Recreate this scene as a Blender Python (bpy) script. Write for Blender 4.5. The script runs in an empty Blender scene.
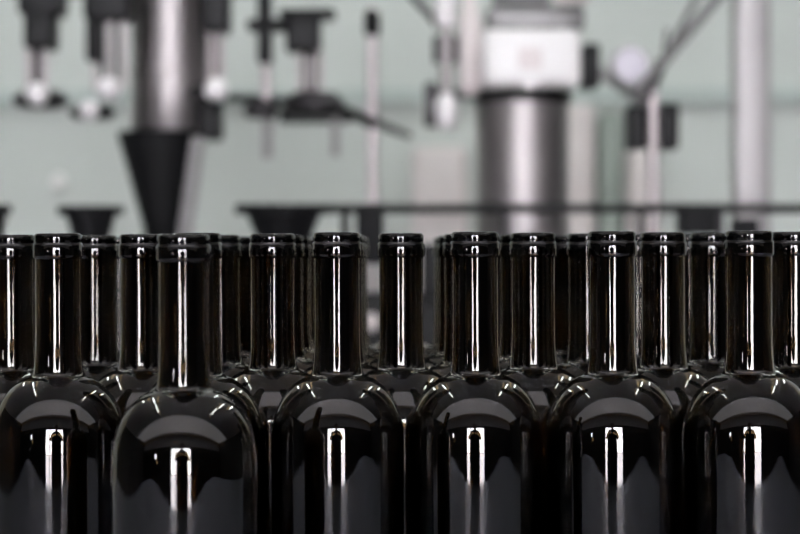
import bpy, bmesh, math, random
from mathutils import Vector, Matrix
random.seed(4)
S = bpy.context.scene
COL = S.collection
PI = math.pi
FPX = 2222.0            # 100 mm lens on a 36 mm frame, 800 px wide
D0 = 1.268              # camera to the front row of bottles
BH = 0.300              # bottle height
CAMZ = BH - 0.0128
HOR = 254.5             # image row of the horizon

def P(x, y, d):
    """real place of a thing seen at (x, y) and d metres away"""
    return Vector(((x-400)*d/FPX, d-D0, CAMZ-(y-HOR)*d/FPX))
def M(px, d):           # size in metres of px pixels at d metres
    return px*d/FPX

# ------------------------------------------------------------ materials
def mat(name, col, rough=0.5, metal=0.0, var=0.0, scale=8.0, emit=None, strength=0, rvar=0.0, bump=0.0, spec=0.5):
    m = bpy.data.materials.new(name); m.use_nodes = True
    nt = m.node_tree; b = nt.nodes['Principled BSDF']
    b.inputs['Base Color'].default_value = (*col, 1)
    b.inputs['Roughness'].default_value = rough
    b.inputs['Metallic'].default_value = metal
    b.inputs['Specular IOR Level'].default_value = spec
    if var or rvar or bump:
        tc = nt.nodes.new('ShaderNodeTexCoord')
        n = nt.nodes.new('ShaderNodeTexNoise'); n.inputs['Scale'].default_value = scale
        n.inputs['Detail'].default_value = 5
        nt.links.new(tc.outputs['Object'], n.inputs['Vector'])
        if var:
            r = nt.nodes.new('ShaderNodeValToRGB')
            r.color_ramp.elements[0].position = 0.3; r.color_ramp.elements[1].position = 0.7
            r.color_ramp.elements[0].color = (*[c*(1-var) for c in col], 1)
            r.color_ramp.elements[1].color = (*[min(1, c*(1+var)) for c in col], 1)
            nt.links.new(n.outputs['Fac'], r.inputs['Fac'])
            nt.links.new(r.outputs['Color'], b.inputs['Base Color'])
        if rvar:
            mr = nt.nodes.new('ShaderNodeMapRange')
            mr.inputs['To Min'].default_value = max(0, rough-rvar); mr.inputs['To Max'].default_value = rough+rvar
            nt.links.new(n.outputs['Fac'], mr.inputs['Value'])
            nt.links.new(mr.outputs['Result'], b.inputs['Roughness'])
        if bump:
            bp = nt.nodes.new('ShaderNodeBump'); bp.inputs['Strength'].default_value = bump
            nt.links.new(n.outputs['Fac'], bp.inputs['Height'])
            nt.links.new(bp.outputs['Normal'], b.inputs['Normal'])
    if emit:
        b.inputs['Emission Color'].default_value = (*emit, 1)
        b.inputs['Emission Strength'].default_value = strength
    return m

def glass_mat(name, col):
    m = mat(name, col, 0.0)
    b = m.node_tree.nodes['Principled BSDF']
    b.inputs['Transmission Weight'].default_value = 1.0
    b.inputs['IOR'].default_value = 1.52
    return m
GLASS = glass_mat('dark_bottle_glass', (0.11, 0.07, 0.03))
STEEL = mat('brushed_steel', (0.38, 0.355, 0.355), 0.47, 1.0, 0.08, 12, rvar=0.05)
STEELP = mat('satin_steel', (0.60, 0.55, 0.555), 0.45, 0.9, 0.08, 10)
BRIGHT = mat('polished_steel', (0.95, 0.92, 0.93), 0.3, 0.2)
DARKST = mat('dark_steel', (0.045, 0.042, 0.045), 0.4, 0.6, 0.15, 8)
RUBBER = mat('black_rubber', (0.005, 0.005, 0.006), 0.6, 0, 0.2, 8, spec=0.2)
BLACKP = mat('black_painted_metal', (0.006, 0.006, 0.007), 0.5, 0, 0.2, 8, spec=0.25)
WHITEP = mat('white_enamel', (0.95, 0.93, 0.92), 0.35, 0, 0.03, 6)
PALEP = mat('pale_pink_plastic', (0.82, 0.75, 0.74), 0.5, 0, 0.08, 6)  # also tints the boxes that stand in for pane reflections
GREYP = mat('grey_paint', (0.34, 0.33, 0.33), 0.45, 0, 0.08, 6)
GREENP = mat('dull_green_reflection', (0.36, 0.41, 0.37), 0.5, 0, 0.1, 5)  # tint of a green pane reflection, for the added box
DIAL = mat('pale_dial', (0.50, 0.47, 0.54), 0.3)
TABLE = mat('steel_table', (0.30, 0.32, 0.38), 0.60, 0.6, 0.12, 3, rvar=0.08)
FLOORM = mat('concrete_floor', (0.20, 0.19, 0.19), 0.35, 0, 0.2, 2, rvar=0.1)
CEILM = mat('white_ceiling', (0.46, 0.45, 0.47), 0.7, 0, 0.04, 2)
BACKW = mat('backlit_wall_shade', (0.030, 0.028, 0.030), 0.6, 0, 0.3, 2)  # near-black colour carries the shade of the backlit wall
SIDEW = mat('side_wall_paint', (0.05, 0.05, 0.052), 0.7, 0, 0.05, 2)
PAVE = mat('outdoor_pavement', (0.6, 0.59, 0.6), 0.8, 0, 0.1, 3)
CLOTH = mat('dark_cloth', (0.012, 0.012, 0.015), 0.85, 0, 0.3, 20)
SKIN = mat('skin', (0.20, 0.12, 0.09), 0.6)
HAIR = mat('dark_hair', (0.01, 0.008, 0.007), 0.6)
LAMPB = mat('lamp_housing', (0.6, 0.6, 0.6), 0.4)
TUBE = mat('lit_tube', (0.9, 0.9, 0.9), 0.4, emit=(0.93, 1.0, 0.95), strength=26)
GLOWM = mat('ceiling_glow_sheet', (0.6, 0.6, 0.62), 0.5, emit=(0.97, 0.96, 1.0), strength=1.15)  # emission added to give the mirrored ceiling its brightness

POSTM = mat('galvanised_steel', (0.40, 0.385, 0.385), 0.5, 0.6, 0.12, 5)
BARM = mat('weathered_grey_bar', (0.16, 0.155, 0.155), 0.5, 0.2, 0.2, 8)
MOTORM = mat('worn_grey_casting', (0.20, 0.195, 0.195), 0.4, 0.4, 0.3, 14)
def wall_mat():
    m = mat('pale_green_wall', (0.56, 0.62, 0.58), 0.55)
    nt = m.node_tree; b = nt.nodes['Principled BSDF']
    tc = nt.nodes.new('ShaderNodeTexCoord')
    n = nt.nodes.new('ShaderNodeTexNoise'); n.inputs['Scale'].default_value = 0.9; n.inputs['Detail'].default_value = 3
    nt.links.new(tc.outputs['Object'], n.inputs['Vector'])
    r = nt.nodes.new('ShaderNodeValToRGB')
    r.color_ramp.elements[0].position = 0.35; r.color_ramp.elements[0].color = (0.60, 0.64, 0.605, 1)
    r.color_ramp.elements[1].position = 0.65; r.color_ramp.elements[1].color = (0.69, 0.73, 0.70, 1)
    nt.links.new(n.outputs['Fac'], r.inputs['Fac'])
    nt.links.new(r.outputs['Color'], b.inputs['Base Color'])
    return m
WALLM = wall_mat()

# ------------------------------------------------------------ mesh helpers
def tag(o, label=None, cat=None, group=None, kind=None):
    if label: o['label'] = label
    if cat: o['category'] = cat
    if group: o['group'] = group
    if kind: o['kind'] = kind
    return o
def finish(name, bm, m, parent=None, smooth=True):
    bmesh.ops.recalc_face_normals(bm, faces=bm.faces)
    me = bpy.data.meshes.new(name); bm.to_mesh(me); bm.free()
    if m: me.materials.append(m)
    if smooth:
        for p in me.polygons: p.use_smooth = True
        try: me.set_sharp_from_angle(angle=math.radians(38))
        except Exception: pass
    o = bpy.data.objects.new(name, me); COL.objects.link(o)
    if parent:
        o.parent = parent
        o.matrix_parent_inverse = Matrix.Translation(parent.location).inverted()
    return o
def empty(name, loc):
    o = bpy.data.objects.new(name, None); COL.objects.link(o); o.location = loc
    o.empty_display_size = 0.05
    return o
def lathe(bm, prof, c=(0, 0, 0), seg=48, closed=False, axis='Z'):
    """prof: list of (radius, height). closed joins last to first."""
    rings = []
    for r, z in prof:
        if r < 1e-6:
            rings.append([bm.verts.new(_ax(0, 0, z, c, axis))])
        else:
            rings.append([bm.verts.new(_ax(r*math.cos(2*PI*i/seg), r*math.sin(2*PI*i/seg), z, c, axis)) for i in range(seg)])
    pairs = list(zip(rings, rings[1:]))
    if closed: pairs.append((rings[-1], rings[0]))
    for a, b in pairs:
        if len(a) == 1 and len(b) == 1: continue
        for i in range(seg):
            j = (i+1) % seg
            if len(a) == 1: bm.faces.new((a[0], b[i], b[j]))
            elif len(b) == 1: bm.faces.new((a[i], b[0], a[j]))
            else: bm.faces.new((a[i], b[i], b[j], a[j]))
def _ax(x, y, z, c, axis):
    if axis == 'Y': x, y, z = x, z, y
    elif axis == 'X': x, y, z = z, y, x
    return (x+c[0], y+c[1], z+c[2])
def box(bm, lo, hi, bev=0.0):
    lo, hi = Vector(lo), Vector(hi)
    lo2 = Vector(map(min, lo, hi)); hi2 = Vector(map(max, lo, hi))
    r = bmesh.ops.create_cube(bm, size=1.0)
    for v in r['verts']:
        v.co = Vector([(lo2[k]+hi2[k])/2 + v.co[k]*(hi2[k]-lo2[k]) for k in range(3)])
    if bev:
        es = list({e for v in r['verts'] for e in v.link_edges})
        bmesh.ops.bevel(bm, geom=es, offset=bev, segments=3, affect='EDGES', profile=0.5)
def rod(bm, a, b, r0, r1=None, seg=20):
    a, b = Vector(a), Vector(b); r1 = r0 if r1 is None else r1
    d = (b-a); L = d.length; q = d.to_track_quat('Z', 'Y').to_matrix().to_4x4()
    res = bmesh.ops.create_cone(bm, cap_ends=True, segments=seg, radius1=r0, radius2=r1, depth=L)
    T = Matrix.Translation((a+b)/2) @ q
    for v in res['verts']: v.co = T @ v.co
def ball(bm, c, r, sq=1.0, seg=24):
    res = bmesh.ops.create_uvsphere(bm, u_segments=seg, v_segments=seg//2, radius=r)
    for v in res['verts']: v.co = Vector((v.co.x, v.co.y, v.co.z*sq)) + Vector(c)
def pbox(bm, x0, y0, da, x1, y1, db, bev=0.0):
    """box whose front face is seen at x0..x1, y0..y1 and that reaches back to the larger distance"""
    n, f = min(da, db), max(da, db)
    a, b = P(x0, y0, n), P(x1, y1, n)
    box(bm, (a.x, a.y, a.z), (b.x, a.y+f-n, b.z), bev)
def B(): return bmesh.new()

# ------------------------------------------------------------ the bottles
def bottle_profile():
    H = BH
    def z(mm): return H - mm/1000
    out = []
    # foot and base
    out += [(0.0, 0.022), (0.010, 0.019), (0.020, 0.010), (0.0275, 0.003), (0.0305, 0.0004), (0.0330, 0.0),
            (0.0352, 0.0012), (0.0366, 0.004), (0.0372, 0.008)]
    for t in range(1, 11): out.append((0.0372 + 0.00085*t/10, 0.008 + (H-0.126-0.008)*t/10))
    # softly rounded top of the body
    tilt0 = math.radians(3.5)
    r, zz = 0.03805, H-0.126
    n = 12; dz = 0.0110/n
    for i in range(1, n+1):
        a = tilt0*(i/n)**1.6
        zz += dz; r += -math.tan(a)*dz
        out.append((r, zz))
    # the round shoulder: a quarter ellipse, 27 mm wide and 37 mm tall
    ea, eb = 0.0270, 0.0370
    def par(tilt): return math.atan(math.tan(tilt)*eb/ea)
    t0 = par(tilt0); a1 = math.radians(72); t1 = par(a1)
    cr, cz = r - ea*math.cos(t0), zz - eb*math.sin(t0)
    m = 36
    for i in range(1, m+1):
        t = t0 + (t1-t0)*i/m
        out.append((cr + ea*math.cos(t), cz + eb*math.sin(t)))
    r, zz = out[-1]
    # small fillet into the neck
    Rf = 0.0040; a2 = math.radians(9)
    fr, fz = r + Rf*math.cos(a1), zz + Rf*math.sin(a1)
    for i in range(1, 13):
        a = a1 - (a1-a2)*i/12
        out.append((fr - Rf*math.cos(a), fz - Rf*math.sin(a)))
    r, zz = out[-1]
    # neck: narrows up to the band
    r_n = 0.0131
    L = z(3.0)-zz; pw = max(2.0, math.tan(a2)*L/(r-r_n))
    for i in range(1, 25):
        t = (i/24)**1.5
        out.append((r_n + (r-r_n)*(1-t)**pw, zz + L*t))
    # lip
    for i in range(1, 7):
        a = PI/2*i/6
        out.append((r_n-0.0012+0.0012*math.cos(a), z(1.2)+0.0012*math.sin(a)))
    top = out[-1]
    outer = out
    # inner wall
    inn = [(0.0100, z(0.0)), (0.0094, z(0.5)), (0.0092, z(2)), (0.0094, z(30)), (0.0100, z(60))]
    sh = [(rr, q) for rr, q in outer if q > 0.012 and q < z(79) and rr > 0.0135]
    for rr, q in reversed(sh):
        if q > H-0.116:
            inn.append((max(0.0105, rr-0.0026), q-0.0018))
        else:
            inn.append((rr-0.0028, q-0.0010))
    inn += [(0.0330, 0.010), (0.0290, 0.0085), (0.0220, 0.0150), (0.0110, 0.0235), (0.0, 0.0265)]
    return outer + inn
PROF = bottle_profile()
def make_bottle():
    bm = B(); lathe(bm, PROF, seg=96)
    o = finish('wine_bottle', bm, GLASS)
    bm = B()
    def z(mm): return BH-mm/1000
    ring = [(0.01325, z(1.4)), (0.0134, z(1.0)), (0.0136, z(1.5)), (0.01362, z(4.2)), (0.01345, z(5.1)), (0.01345, z(5.5)),
            (0.0139, z(6.1)), (0.01425, z(7.0)), (0.01425, z(12.6)), (0.0141, z(13.6)), (0.0136, z(14.4)), (0.01325, z(14.7))]
    lathe(bm, ring, seg=96, closed=True)
    l = finish('lip_band', bm, GLASS); l.parent = o
    return o
ORD = ['first', 'second', 'third', 'fourth', 'fifth', 'sixth', 'seventh', 'eighth']
rows = [
  ('front row', 1.268, [58, 197.5, 337, 475, 612, 749]),
  ('second row', 1.336, [12, 142, 272.5, 401, 533, 663, 793]),
  ('third row', 1.404, [96, 219, 342, 465, 589, 711]),
  ('fourth row', 1.472, [44, 163, 283, 401, 520, 639, 758]),
  ('fifth row', 1.540, [6, 121, 235, 346, 457, 569, 688, 803]),
  ('sixth row', 1.608, [74, 183, 292, 401, 510, 619, 728]),
  ('seventh row', 1.676, [36, 142, 246, 350, 452, 561, 666, 770]),
  ('rearmost row', 1.744, [100, 200, 301, 401, 502, 602, 703]),
]
proto = make_bottle(); used = False
def place(x, d, label):
    global used
    if not used: o = proto; used = True
    else:
        o = proto.copy(); COL.objects.link(o)
        for ch in proto.children:
            c = ch.copy(); COL.objects.link(c); c.parent = o
    p = P(x, 0, d)
    o.location = (p.x, p.y, 0.0)
    o.rotation_euler.z = random.uniform(0, 6.28)
    tag(o, label, 'bottle', 'dark wine bottles packed on the steel table')
    return o
n = place(183.5, 1.153, 'dark wine bottle standing alone nearest the camera, slightly blurred, ahead of the front row')
for rn, d, xs in rows:
    for i, x in enumerate(xs):
        place(x, d, 'dark glass wine bottle in the %s of necks, %s from the left' % (rn, ORD[i]))

n.scale = (1, 1, 0.994)

# ------------------------------------------------------------ table under them
FZ = -0.86
t = empty('steel_table', (0, 0.05, FZ)); tag(t, 'wide flat steel accumulation table carrying all the dark bottles', 'table')
bm = B(); box(bm, (-1.6, -1.44, -0.030), (1.6, 0.95, 0.0), 0.004); finish('table_top', bm, TABLE, t)
for sx in (-1.5, 1.5):
    for sy in (-1.38, 0.88):
        bm = B(); box(bm, (sx-0.025, sy-0.025, FZ), (sx+0.025, sy+0.025, -0.030), 0.003); finish('leg', bm, STEEL, t)
for sy in (-1.38, 0.88):
    bm = B(); box(bm, (-1.48, sy-0.015, FZ+0.20), (1.48, sy+0.015, FZ+0.23)); finish('stretcher', bm, STEEL, t)

# ------------------------------------------------------------ room
XL, XR, YB, YF, CZ = -7.0, 7.2, -3.9, 4.9, 2.75
def struct(name, m, boxes, bev=0):
    bm = B()
    for lo, hi in boxes: box(bm, lo, hi, bev)
    return tag(finish(name, bm, m, smooth=False), kind='structure')
struct('floor', FLOORM, [((XL-0.15, YB-0.15, FZ-0.1), (XR+0.15, YF+0.15, FZ))])
struct('wall_back', WALLM, [((XL-0.15, YF, FZ), (XR+0.15, YF+0.15, CZ+0.15))])
# ledge across the pale wall
struct('trim_1', mat('trim_paint', (0.50, 0.57, 0.54), 0.5), [((XL, YF-0.03, P(0, 97, YF+D0).z-0.02), (XR, YF, P(0, 97, YF+D0).z+0.02))])
DX0, DX1, DZ = -1.20, 1.00, 1.42
WX0, WX1, WZ0, WZ1 = -3.55, -3.20, 0.45, 0.95
struct('wall_door_side', BACKW, [((XL-0.15, YB-0.15, FZ), (WX0, YB, DZ+0.1)), ((WX0, YB-0.15, FZ), (WX1, YB, WZ0)), ((WX0, YB-0.15, WZ1), (WX1, YB, DZ+0.1)),
                             ((WX1, YB-0.15, FZ), (DX0, YB, DZ+0.1)), ((DX1, YB-0.15, FZ), (XR+0.15, YB, DZ+0.1)), ((DX0, YB-0.15, DZ), (DX1, YB, DZ+0.1))])
struct('wall_above_door', CEILM, [((XL-0.15, YB-0.15, DZ+0.1), (XR+0.15, YB, CZ+0.15))])
struct('wall_left', SIDEW, [((XL-0.15, YB, FZ), (XL, YF, CZ+0.15))])
struct('wall_right', SIDEW, [((XR, YB, FZ), (XR+0.15, YF, CZ+0.15))])
struct('window_1', GREYP, [((WX0, YB-0.10, WZ0), (WX0+0.03, YB-0.04, WZ1)), ((WX1-0.03, YB-0.10, WZ0), (WX1, YB-0.04, WZ1)),
                           ((WX0, YB-0.10, WZ0), (WX1, YB-0.04, WZ0+0.03)), ((WX0, YB-0.10, WZ1-0.03), (WX1, YB-0.04, WZ1))])
struct('door_1', DARKST, [((DX0, YB-0.14, FZ), (DX0+0.06, YB+0.01, DZ)), ((DX1-0.06, YB-0.14, FZ), (DX1, YB+0.01, DZ)),
                         ((DX0, YB-0.14, DZ-0.06), (DX1, YB+0.01, DZ)), ((-0.72, YB-0.10, FZ), (-0.66, YB-0.04, DZ))])
# ceiling: solid over the machines, an added glowing band towards the doorway
SY0, SY1 = -3.4, -1.15
struct('ceiling', CEILM, [((XL-0.15, SY1, CZ), (XR+0.15, YF+0.15, CZ+0.15)), ((XL-0.15, YB-0.15, CZ), (XR+0.15, SY0, CZ+0.15))])
struct('ceiling_glow', GLOWM, [((XL-0.15, SY0, CZ+0.05), (XR+0.15, SY1, CZ+0.08))])  # glowing sheet added to brighten the ceiling mirrored in the bottle shoulders
struct('trim_2', CEILM, [((XL, SY1-0.05, CZ-0.10), (XR, SY1+0.05, CZ+0.02)), ((XL, SY0-0.05, CZ-0.10), (XR, SY0+0.05, CZ+0.02))])
bm = B(); box(bm, (-12, -16, FZ-0.12), (12, YB-0.15, FZ-0.02))
tag(finish('ground', bm, PAVE, smooth=False), kind='structure')

# ceiling lamps
def lamp(x, y, L, lab, ang=0):
    z = CZ-0.12
    o = empty('ceiling_lamp', (x, y, CZ)); tag(o, lab, 'lamp', 'fluorescent lamps on the ceiling')
    bm = B(); box(bm, (x-0.06, y-L/2, z+0.02), (x+0.06, y+L/2, z+0.05), 0.004)
    for s in (-0.4, 0.4): rod(bm, (x, y+s*L, z+0.05), (x, y+s*L, CZ), 0.006)
    finish('housing', bm, LAMPB, o)
    bm = B(); rod(bm, (x, y-L/2+0.02, z), (x, y+L/2-0.02, z), 0.030); finish('lit_tube', bm, TUBE, o)
lamps = [(-1.6, 0.1, 1.1), (1.65, 0.15, 1.1), (-1.6, 1.6, 1.4), (1.75, 1.6, 1.4), (-2.4, 3.4, 1.5), (-0.8, 3.4, 1.5), (0.8, 3.4, 1.5), (2.4, 3.4, 1.5), (0.0, 1.9, 1.4)]  # lamps beyond the pair over the bottles are added to brighten the background
for k, (x, y, L) in enumerate(lamps):
    side = 'left' if x < 0 else 'right'
    where = ['over the bottles', 'over the bottles', 'above the machines', 'above the machines', 'near the pale wall, added to brighten it, outer', 'near the pale wall, added to brighten it, inner',
             'near the pale wall, added to brighten it, inner', 'near the pale wall, added to brighten it, outer', 'over the middle of the room, added fill,'][k]
    lamp(x, y, L, 'lit fluorescent tube lamp hung on the %s %s' % (where, side))

# ------------------------------------------------------------ machine 1: filling machine, left
d = 3.90
fm = empty('filling_machine', P(172, 0, d).to_2d().to_3d() + Vector((0, 0, FZ)))
tag(fm, 'blurred steel filling machine with fat column, black cone and hanging valves, left of centre', 'machine')
def pt(name, bm, m, par, label=None):
    o = finish(name, bm, m, par)
    if label: o['label'] = label
    return o
c = P(172, 0, d); rc = M(39, d)
bm = B()
lathe(bm, [(0, P(0, 131, d).z), (rc*0.95, P(0, 131, d).z), (rc, P(0, 128, d).z), (rc, P(0, 76, d).z), (rc*1.04, P(0, 75, d).z), (rc*1.04, P(0, 69, d).z),
           (rc, P(0, 68, d).z), (rc, P(0, -60, d).z), (0, P(0, -60, d).z)], (c.x, c.y, 0), 64)
pt('column', bm, STEEL, fm)
# black cone below, open throat down to the pedestal
c2 = P(162, 0, d)
bm = B()
lathe(bm, [(0, P(0, 131, d).z), (M(43, d), P(0, 131, d).z), (M(43, d), P(0, 136, d).z), (M(18, d), P(0, 228, d).z), (M(16, d), P(0, 262, d).z), (0, P(0, 262, d).z)], (c2.x, c2.y, 0), 48)
pt('hopper_cone', bm, RUBBER, fm, 'black tapering cone')
bm = B(); rod(bm, P(199, 137, d-0.17), P(181, 262, d-0.12), M(7, d)); pt('strut', bm, GREYP, fm)
bm = B(); lathe(bm, [(0, FZ), (0.22, FZ), (0.22, FZ+0.05), (0.09, FZ+0.08), (0.09, P(0, 258, d).z), (0.0, P(0, 258, d).z)], (c2.x, c2.y, 0), 40)
pt('pedestal', bm, DARKST, fm)
def valve(xc, dd, top, rods, yb, ballp, plates, block, mats=(STEELP, DARKST), stem=None, label=None):
    """a hanging filling valve: block on top, guide rods, bottom plate, bright nozzle cap"""
    bm = B()
    for (x0, y0, x1, y1) in block: pbox(bm, x0, y1, dd-0.045, x1, y0, dd+0.045, 0.006)
    v = pt('valve', bm, BLACKP, fm, label)
    for k, (rx, ry0, ry1, rw) in enumerate(rods):
        bm = B(); rod(bm, P(rx, ry0, dd), P(rx, ry1, dd), M(rw/2, dd)); r = finish('guide_rod', bm, mats[k % 2], v)
    for (px0, py0, px1, py1) in plates:
        bm = B(); w = M(abs(px1-px0)/2, dd); cc = P((px0+px1)/2, 0, dd)
        zt, zb = P(0, py0, dd).z, P(0, py1, dd).z
        lathe(bm, [(0, zb), (w*0.8, zb), (w, zb+(zt-zb)*0.35), (w, zb+(zt-zb)*0.6), (w*0.7, zt), (0, zt)], (cc.x, cc.y, 0), 32)
        r = finish('valve_plate', bm, mats[1], v)
    for bx, by, br in ballp:
        bm = B(); ball(bm, P(bx, by, dd-0.10), M(br, dd)); rod(bm, P(bx, by, dd-0.10), P(bx, by, dd), M(br*0.5, dd))
        r = finish('nozzle_cap', bm, BRIGHT, v)
    if stem:
        bm = B(); rod(bm, P(stem[0], stem[1], dd), P(stem[0], stem[2], dd), M(stem[3]/2, dd))
        r = finish('stem', bm, GREYP, v)
valve(38, d-0.1, 0, [(30, 5, 95, 7), (38, 5, 95, 8), (46, 5, 95, 7)], 95, [(38, 93, 11.5)], [(13, 90, 70, 106)], [(18, -30, 62, 12), (24, 10, 53, 46)])
valve(108, d-0.1, 0, [(96, 0, 90, 6), (104, 5, 90, 5), (111, 0, 90, 6), (118, 0, 90, 5), (125, 0, 90, 6)], 95, [(110, 88, 12), (90, 109, 10)], [(70, 104, 116, 118)], [(84, -30, 130, 18), (86, 18, 98, 60)])
valve(216, d-0.12, 0, [(212, 25, 88, 6), (217, 25, 88, 5), (222, 25, 88, 6)], 95, [(217, 89, 12)], [(188, 84, 222, 100)], [(202, -30, 229, 30)])
bm = B(); pbox(bm, 198, 138, d-0.05, 220, 96, d+0.05, 0.006); pt('valve_manifold', bm, BLACKP, fm)
valve(265, d, 0, [(267, 55, 118, 10)], 95, [], [(244, 100, 280, 118)], [(258, -30, 271, 62), (247, 18, 286, 28)], stem=(268, 115, 158, 11))
valve(307, d, 0, [(301, 48, 95, 5), (306, 48, 95, 4), (311, 48, 95, 5), (316, 48, 95, 4), (321, 48, 95, 5)], 95, [], [(284, 92, 346, 117)], [(286, 12, 321, 50), (280, 8, 336, 16)], stem=(336, 112, 156, 9))
bm = B(); pbox(bm, 280, 122, d+0.1, 350, 108, d+0.14, 0.003)
rod(bm, P(330, 107, d+.12), P(412, 136, d+.12), M(7, d), M(3, d)); pt('swing_arm', bm, BLACKP, fm)
bm = B(); rod(bm, P(228, 97, d), P(300, 100, d), M(4, d)); pt('cross_bar', bm, BLACKP, fm)
# top beam that carries the valves (above the picture)
bm = B(); pbox(bm, -20, -22, d-0.15, 345, -45, d+0.12, 0.01); pt('valve_beam', bm, STEEL, fm)

# tall thin rod
d = 3.8
o = empty('threaded_rod', (P(373, 0, d).x, P(373, 0, d).y, FZ)); tag(o, 'thin upright steel rod with dark collar between the two blurred machines', 'rod')
bm = B(); rod(bm, (o.location.x, o.location.y, FZ), P(373, 8, d), M(5.5, d)); pt('shaft', bm, STEELP, o)
bm = B(); c = o.location
lathe(bm, [(M(5.6, d), P(0, 36, d).z), (M(8, d), P(0, 34, d).z), (M(8, d), P(0, 14, d).z), (M(5.6, d), P(0, 10, d).z)], (c.x, c.y, 0), 24, closed=True)
pt('collar', bm, BLACKP, o); bm = B()
lathe(bm, [(M(5.6, d), P(0, 128, d).z), (M(8, d), P(0, 126, d).z), (M(8, d), P(0, 120, d).z), (M(5.6, d), P(0, 118, d).z)], (c.x, c.y, 0), 24, closed=True)
pt('collar', bm, BLACKP, o)
bm = B(); lathe(bm, [(0, FZ), (0.08, FZ), (0.08, FZ+0.015), (0, FZ+0.015)], (c.x, c.y, 0), 32); pt('foot', bm, DARKST, o)

# ------------------------------------------------------------ machine 2: corking machine, right of centre
d = 3.85
cx = P(523, 0, d)
cm = empty('corking_machine', (cx.x, cx.y, FZ)); tag(cm, 'blurred corking machine with thick steel column under a bright white head box', 'machine')
rc = M(46, d)
bm = B(); lathe(bm, [(0, FZ), (rc*1.5, FZ), (rc*1.5, FZ+0.04), (rc, FZ+0.06), (rc, P(0, 86, d).z), (0, P(0, 86, d).z)], (cx.x, cx.y, 0), 64)
pt('column', bm, STEEL, cm)
bm = B(); lathe(bm, [(rc*1.002, P(0, 104, d).z), (rc*1.05, P(0, 104, d).z), (rc*1.05, P(0, 92, d).z), (rc*1.002, P(0, 92, d).z)], (cx.x, cx.y, 0), 64, closed=True)
pt('collar', bm, BLACKP, cm)
bm = B(); pbox(bm, 484, 87, d-0.14, 582, 29, d+0.10, 0.012); hb = pt('head_box', bm, WHITEP, cm, 'bright white box')
bm = B(); pbox(bm, 519, 70, d-0.145, 543, 48, d-0.141, 0.001)
r = finish('worn_badge', bm, PALEP, hb)
bm = B(); lathe(bm, [(0, P(0, 94, d).z), (M(9, d), P(0, 94, d).z), (M(9, d), P(0, 87, d).z), (0, P(0, 87, d).z)], (P(527, 0, d).x, P(527, 0, d).y-0.125, 0), 24)
pt('bolt', bm, BRIGHT, cm)
bm = B()
pbox(bm, 488, 30, d-0.08, 586, 6, d+0.08, 0.01); pbox(bm, 496, 6, d-0.06, 552, -40, d+0.06, 0.01)
pt('motor_block', bm, MOTORM, cm, 'grey motor block above the box')
bm = B(); rod(bm, P(572, 4, d-0.1), P(572, -40, d-0.1), M(17, d)); pt('cylinder_cap', bm, PALEP, cm)
# side cylinders left of the box
bm = B(); cc = P(471, 0, d-0.05)
lathe(bm, [(0, P(0, 97, d).z), (M(9, d), P(0, 97, d).z), (M(11.5, d), P(0, 90, d).z), (M(11.5, d), P(0, 24, d).z), (M(8, d), P(0, 15, d).z), (M(8, d), P(0, -40, d).z), (0, P(0, -40, d).z)], (cc.x, cc.y, 0), 32)
pt('air_cylinder', bm, PALEP, cm, 'pale upright cylinder')
cc = P(447, 0, d-0.1)
bm = B(); lathe(bm, [(0, P(0, 134, d).z), (M(7, d), P(0, 133, d).z), (M(11, d), P(0, 124, d).z), (M(11, d), P(0, 106, d).z), (M(5, d), P(0, 97, d).z), (0, P(0, 97, d).z)], (cc.x, cc.y, 0), 32)
pl = pt('plunger', bm, BRIGHT, cm, 'bright bulb end of the plunger')
bm = B(); lathe(bm, [(0, P(0, 98, d).z), (M(6, d), P(0, 98, d).z), (M(6, d), P(0, 32, d).z), (0, P(0, 32, d).z)], (cc.x, cc.y, 0), 24); pt('plunger_shaft', bm, STEEL, cm)
bm = B(); lathe(bm, [(0, P(0, 32, d).z), (M(10, d), P(0, 31, d).z), (M(11.5, d), P(0, 26, d).z), (M(11.5, d), P(0, -40, d).z), (0, P(0, -40, d).z)], (cc.x, cc.y, 0), 32)
pt('plunger_sleeve', bm, BRIGHT, cm, 'bright sleeve above the plunger')
bm = B(); pbox(bm, 425, 126, d-0.05, 438, 82, d, 0.005); pbox(bm, 425, 98, d-0.03, 486, 88, d+0.03, 0.004)
rod(bm, P(410, -8, d), P(440, 26, d), M(4, d)); pbox(bm, 434, 62, d-0.05, 462, 36, d, 0.004); pt('bracket', bm, DARKST, cm)
bm = B(); pbox(bm, 583, 88, d-0.06, 601, 44, d+0.02, 0.006); pt('switch_box', bm, BLACKP, cm)
# gauge
g0 = P(630, 67, d-0.1)
bm = B(); lathe(bm, [(0, -0.02), (M(19, d), -0.02), (M(19.5, d), 0.0), (M(19.5, d), 0.03), (0, 0.03)], (g0.x, g0.y, g0.z), 40, axis='Y')
g = pt('pressure_gauge', bm, GREYP, cm)
bm = B(); lathe(bm, [(0, -0.026), (M(16, d), -0.026), (M(16, d), -0.021), (0, -0.021)], (g0.x, g0.y, g0.z), 40, axis='Y')
r = finish('dial', bm, DIAL, g)
bm = B(); rod(bm, P(596, 70, d), P(642, 102, d), M(5, d)); rod(bm, P(642, 102, d), P(656, 108, d), M(7, d)); rod(bm, P(630, 84, d-0.08), P(634, 98, d), M(4, d)); pt('hose_arm', bm, GREYP, cm)

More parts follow.
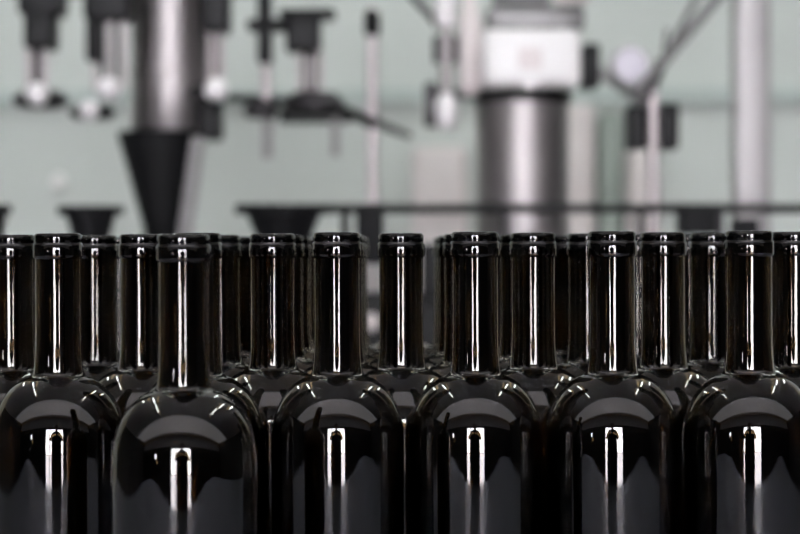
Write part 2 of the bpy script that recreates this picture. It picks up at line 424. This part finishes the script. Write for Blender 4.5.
# stand with black clamp and diagonal struts
d = 3.7
c = P(654, 0, d)
st = empty('clamp_stand', (c.x, c.y, FZ)); tag(st, 'upright stand with black block and forked diagonal bars rising right', 'stand')
bm = B(); rod(bm, (c.x, c.y, FZ), P(654, 92, d), M(6, d)); lathe(bm, [(0, FZ), (0.10, FZ), (0.10, FZ+0.02), (0, FZ+0.02)], (c.x, c.y, 0), 32); pt('post', bm, STEELP, st)
bm = B(); pbox(bm, 629, 150, d+0.01, 648, 106, d+0.09, 0.005); pbox(bm, 660, 150, d+0.01, 680, 104, d+0.09, 0.005); pbox(bm, 640, 146, d+0.03, 670, 110, d+0.08); pt('clamp_block', bm, BLACKP, st)
bm = B(); rod(bm, P(636, 96, d-0.02), P(730, -14, d-0.05), M(4.8, d)); pt('diagonal_bar', bm, BARM, st)
bm = B(); rod(bm, P(660, 72, d+0.05), P(704, -14, d+0.02), M(3.5, d)); rod(bm, P(664, 66, d+0.04), P(668, 30, d+0.04), M(2.5, d)); pt('diagonal_bar', bm, BARM, st)
bm = B(); rod(bm, P(648, 100, d), P(662, 62, d), M(6, d)); pt('joint', bm, DARKST, st)

# tall square post on the right
d = 3.92
c = P(751, 0, d)
po = empty('steel_post', (c.x, c.y, FZ)); tag(po, 'tall pale square steel post at the right of the machines', 'post')
w = M(17.5, d)
bm = B(); box(bm, (c.x-w, c.y-w, FZ+0.012), (c.x+w, c.y+w, CZ), 0.006); pt('shaft', bm, POSTM, po)
bm = B(); box(bm, (c.x-0.08, c.y-0.08, FZ), (c.x+0.08, c.y+0.08, FZ+0.012)); pt('foot_plate', bm, STEEL, po)

# ------------------------------------------------------------ conveyor rail with star wheels in front of the machines
d = 3.3
cv = empty('conveyor_rail', (P(520, 0, d).x, d-D0, FZ)); tag(cv, 'long black guide rail running level before the machines', 'rail')
bm = B(); rod(bm, P(236, 208, d), P(850, 210, d), M(4.8, d)); pt('guide_bar', bm, BLACKP, cv)
for x in (345, 505, 640, 720, 830):
    bm = B(); rod(bm, P(x, 208, d), (P(x, 0, d).x, d-D0, FZ), M(4, d)); pt('upright', bm, DARKST, cv)
for x0, x1, yt, yb in ((682, 718, 207, 236), (356, 384, 203, 264), (737, 760, 219, 262)):
    bm = B(); pbox(bm, x0, yb, d-0.03, x1, yt, d+0.05, 0.006); pt('bracket', bm, RUBBER, cv)
cb = empty('conveyor', (0, 3.75-D0, FZ)); tag(cb, 'dark low conveyor frame glimpsed between the bottle necks', 'conveyor')
bm = B(); a = P(-20, 292, 3.45); b = P(860, 292, 3.45); box(bm, (a.x, a.y, FZ+0.10), (b.x, a.y+0.03, a.z), 0.004); pt('side_panel', bm, BLACKP, cb)
for x in (20, 420, 820):
    bm = B(); q = P(x, 292, 3.47); box(bm, (q.x-0.03, q.y+0.02, FZ), (q.x+0.03, q.y+0.06, q.z), 0.004); pt('leg', bm, DARKST, cb)
bm = B(); q = P(371, 322, 3.45); lathe(bm, [(0, -0.03), (0.010, -0.03), (0.014, -0.02), (0.014, 0.0), (0, 0.0)], (q.x, q.y, q.z), 24, axis='Y'); pt('knob', bm, PALEP, cb, 'pale pink knob')
bm = B(); pbox(bm, 421, 300, 3.40, 447, 243, 3.46, 0.006); pt('motor', bm, BLACKP, cb)
bm = B(); pbox(bm, 296, 300, 3.40, 318, 236, 3.46, 0.006); pt('junction_box', bm, BLACKP, cb)
def star(x, yt, w, d, lab):
    c = P(x, 0, d); o = empty('star_wheel', (c.x, c.y, FZ)); tag(o, lab, 'wheel', 'black star wheels of the machines')
    z1, z0 = P(0, yt, d).z, P(0, yt+9, d).z
    bm = B(); n = 10; R = M(w/2, d); vs = []
    pts = []
    for i in range(n*8):
        a = 2*PI*i/(n*8); r = R*(1-0.16*max(0, math.cos(a*n))**1)
        pts.append((c.x+r*math.cos(a), c.y+r*math.sin(a)))
    lo = [bm.verts.new((x_, y_, z0)) for x_, y_ in pts]; hi = [bm.verts.new((x_, y_, z1)) for x_, y_ in pts]
    bm.faces.new(lo); bm.faces.new(hi)
    for i in range(len(pts)):
        j = (i+1) % len(pts); bm.faces.new((lo[i], lo[j], hi[j], hi[i]))
    pt('toothed_disc', bm, RUBBER, o)
    bm = B(); lathe(bm, [(0, FZ), (M(w*.22, d), FZ), (M(w*.22, d), P(0, yt+45, d).z), (M(w*0.38, d), z0), (0, z0)], (c.x, c.y, 0), 32)
    pt('hub', bm, RUBBER, o)
star(91, 205, 66, 3.3, 'small black star wheel on a hub at the left')
star(284, 205, 98, 3.15, 'wide black star wheel on a hub left of the thin rod')
star(-6, 203, 36, 3.2, 'black star wheel cut off by the left edge of the picture')

# ------------------------------------------------------------ far behind, against the pale wall
d = 5.9
def patch_box(x0, x1, y0, m, lab, dd=d, name='reflection_box', cat='crate'):  # ribbed boxes added in place of pale and green pane reflections
    a, b = P(x0, y0, dd), P(x1, y0, dd)
    bm = B(); box(bm, (a.x, a.y, FZ), (b.x, a.y+0.3, a.z), 0.02)
    for k in range(4):
        zz = FZ+(a.z-FZ)*(k+0.5)/4
        box(bm, (a.x+0.02, a.y-0.01, zz-0.015), (b.x-0.02, a.y, zz+0.015))
    o = finish(name, bm, m); return tag(o, lab, cat)
patch_box(412, 468, 146, PALEP, 'pale pink cabinet added as a box against the green wall behind the thick column', name='reflection', cat='reflection')
patch_box(566, 596, 104, PALEP, 'tall pale pink cabinet added as a box just right of the thick steel column', name='reflection', cat='reflection')
patch_box(628, 652, 150, PALEP, 'low pale pink cabinet added as a box behind the black clamp stand', name='reflection', cat='reflection')

patch_box(600, 624, 112, GREENP, 'dull green cabinet added as a box between the two pale ones right of the column', name='reflection', cat='reflection')
q = P(60, 180, YF+D0-0.02)
bm = B(); lathe(bm, [(0, -0.05), (0.016, -0.05), (0.020, -0.03), (0.010, 0.0), (0, 0.0)], (q.x, YF, q.z), 24, axis='Y')  # small disc added to stand in for a blurred highlight
tag(finish('wall_highlight', bm, WHITEP), 'added white disc for a blurred highlight low on the green wall at the left', 'highlight')
# ------------------------------------------------------------ the photographer, seen only mirrored in the glass
def person():
    root_loc = Vector((-0.055, -1.74, FZ))
    bm = bmesh.new(); sk = bm.verts.layers.skin.verify()
    J = {}
    def v(n, x, y, z, r, r2=None):
        q = bm.verts.new(root_loc+Vector((x, y, z))); q[sk].radius = (r, r2 or r); J[n] = q
    v('pelvis', 0, 0, 0.93, .31, .22); v('waist', 0, -0.01, 1.08, .30, .21); v('chest', 0, 0.01, 1.27, .30, .21); v('neckb', 0, 0.03, 1.43, .075, .065)
    v('neck', 0, 0.05, 1.50, .052); v('head', 0, 0.08, 1.58, .068, .08); v('crown', 0, 0.08, 1.68, .062, .07)
    for s, n in ((-1, 'l'), (1, 'r')):
        v('sh'+n, s*0.17, 0.02, 1.38, .062); v('el'+n, s*0.30, 0.06, 1.12, .052); v('wr'+n, s*0.13, 0.22, 1.22, .028); v('pa'+n, s*0.09, 0.26, 1.27, .026, .036)
        v('hip'+n, s*0.09, 0, 0.86, .22,.18); v('kn'+n, s*0.11, 0.02, 0.50, .17,.14); v('an'+n, s*0.12, -0.02, 0.09, .042); v('toe'+n, s*0.14, 0.13, 0.04, .035)
    E = [('pelvis', 'waist'), ('waist', 'chest'), ('chest', 'neckb'), ('neckb', 'neck'), ('neck', 'head'), ('head', 'crown')]
    for n in 'lr':
        E += [('chest', 'sh'+n), ('sh'+n, 'el'+n), ('el'+n, 'wr'+n), ('wr'+n, 'pa'+n), ('pelvis', 'hip'+n), ('hip'+n, 'kn'+n), ('kn'+n, 'an'+n), ('an'+n, 'toe'+n)]
    # fingers
    for s, n in ((-1, 'l'), (1, 'r')):
        pa = J['pa'+n]; b0 = pa.co-root_loc
        for k, (dx, L) in enumerate(((-0.024, .062), (-0.008, .072), (0.008, .068), (0.024, .054))):
            v('f%d%s' % (k, n), b0.x+dx, b0.y+0.03, b0.z+0.02, .0095); v('g%d%s' % (k, n), b0.x+dx-s*0.012, b0.y+0.03+L*0.4, b0.z+0.02+L*0.5, .0085)
            v('h%d%s' % (k, n), b0.x+dx-s*0.022, b0.y+0.015+L*0.7, b0.z+0.02+L*0.8, .0075)
            E += [('pa'+n, 'f%d%s' % (k, n)), ('f%d%s' % (k, n), 'g%d%s' % (k, n)), ('g%d%s' % (k, n), 'h%d%s' % (k, n))]
        v('t0'+n, b0.x-s*0.035, b0.y+0.0, b0.z+0.01, .011); v('t1'+n, b0.x-s*0.055, b0.y+0.025, b0.z+0.035, .009)
        E += [('wr'+n, 't0'+n), ('t0'+n, 't1'+n)]
    for a, b in E: bm.edges.new((J[a], J[b]))
    for q in bm.verts: q[sk].use_root = (q is J['pelvis'])
    me = bpy.data.meshes.new('person'); bm.to_mesh(me); bm.free(); me.materials.append(CLOTH)
    o = bpy.data.objects.new('person', me); COL.objects.link(o)
    o.modifiers.new('skin', 'SKIN').use_smooth_shade = True
    sb = o.modifiers.new('sub', 'SUBSURF'); sb.levels = sb.render_levels = 2
    tag(o, 'person in dark clothes standing behind the camera, mirrored as black silhouettes in the bottles', 'person')
    hd = root_loc+Vector((0, 0.085, 1.60))
    bm = B(); ball(bm, hd, 0.088, 1.30)
    # nose, ears
    for p_, r_, s_ in (((0, 0.09, -0.005), .016, 1.3), ((-0.088, 0, 0), .018, 1.6), ((0.088, 0, 0), .018, 1.6)): ball(bm, hd+Vector(p_), r_, s_, 12)
    f = finish('face', bm, SKIN); f.parent = o
    bm = B(); ball(bm, hd+Vector((0, -0.015, 0.022)), 0.096, 1.22)
    f = finish('hair', bm, HAIR); f.parent = o
person()

# ------------------------------------------------------------ daylight
w = bpy.data.worlds.new('World'); S.world = w; w.use_nodes = True
bg = w.node_tree.nodes['Background']
bg.inputs['Color'].default_value = (0.97, 0.95, 1.0, 1); bg.inputs['Strength'].default_value = 34

# ------------------------------------------------------------ camera
cam = bpy.data.cameras.new('Camera'); co = bpy.data.objects.new('Camera', cam); COL.objects.link(co)
cam.sensor_width = 36; cam.lens = 100; cam.clip_start = 0.02; cam.clip_end = 200
co.location = (0, -D0, CAMZ)
pitch = math.atan((267-HOR)/FPX); roll = math.radians(0.22)
co.matrix_world = Matrix.Translation(co.location) @ Matrix.Rotation(PI/2-pitch, 4, 'X') @ Matrix.Rotation(-roll, 4, 'Z')
cam.dof.use_dof = True; cam.dof.focus_distance = 1.262; cam.dof.aperture_fstop = 8.0
S.camera = co
vs = S.view_settings; vs.view_transform = 'Standard'; vs.look = 'None'; vs.exposure = 0.0; vs.gamma = 1.0
vs.use_curve_mapping = False
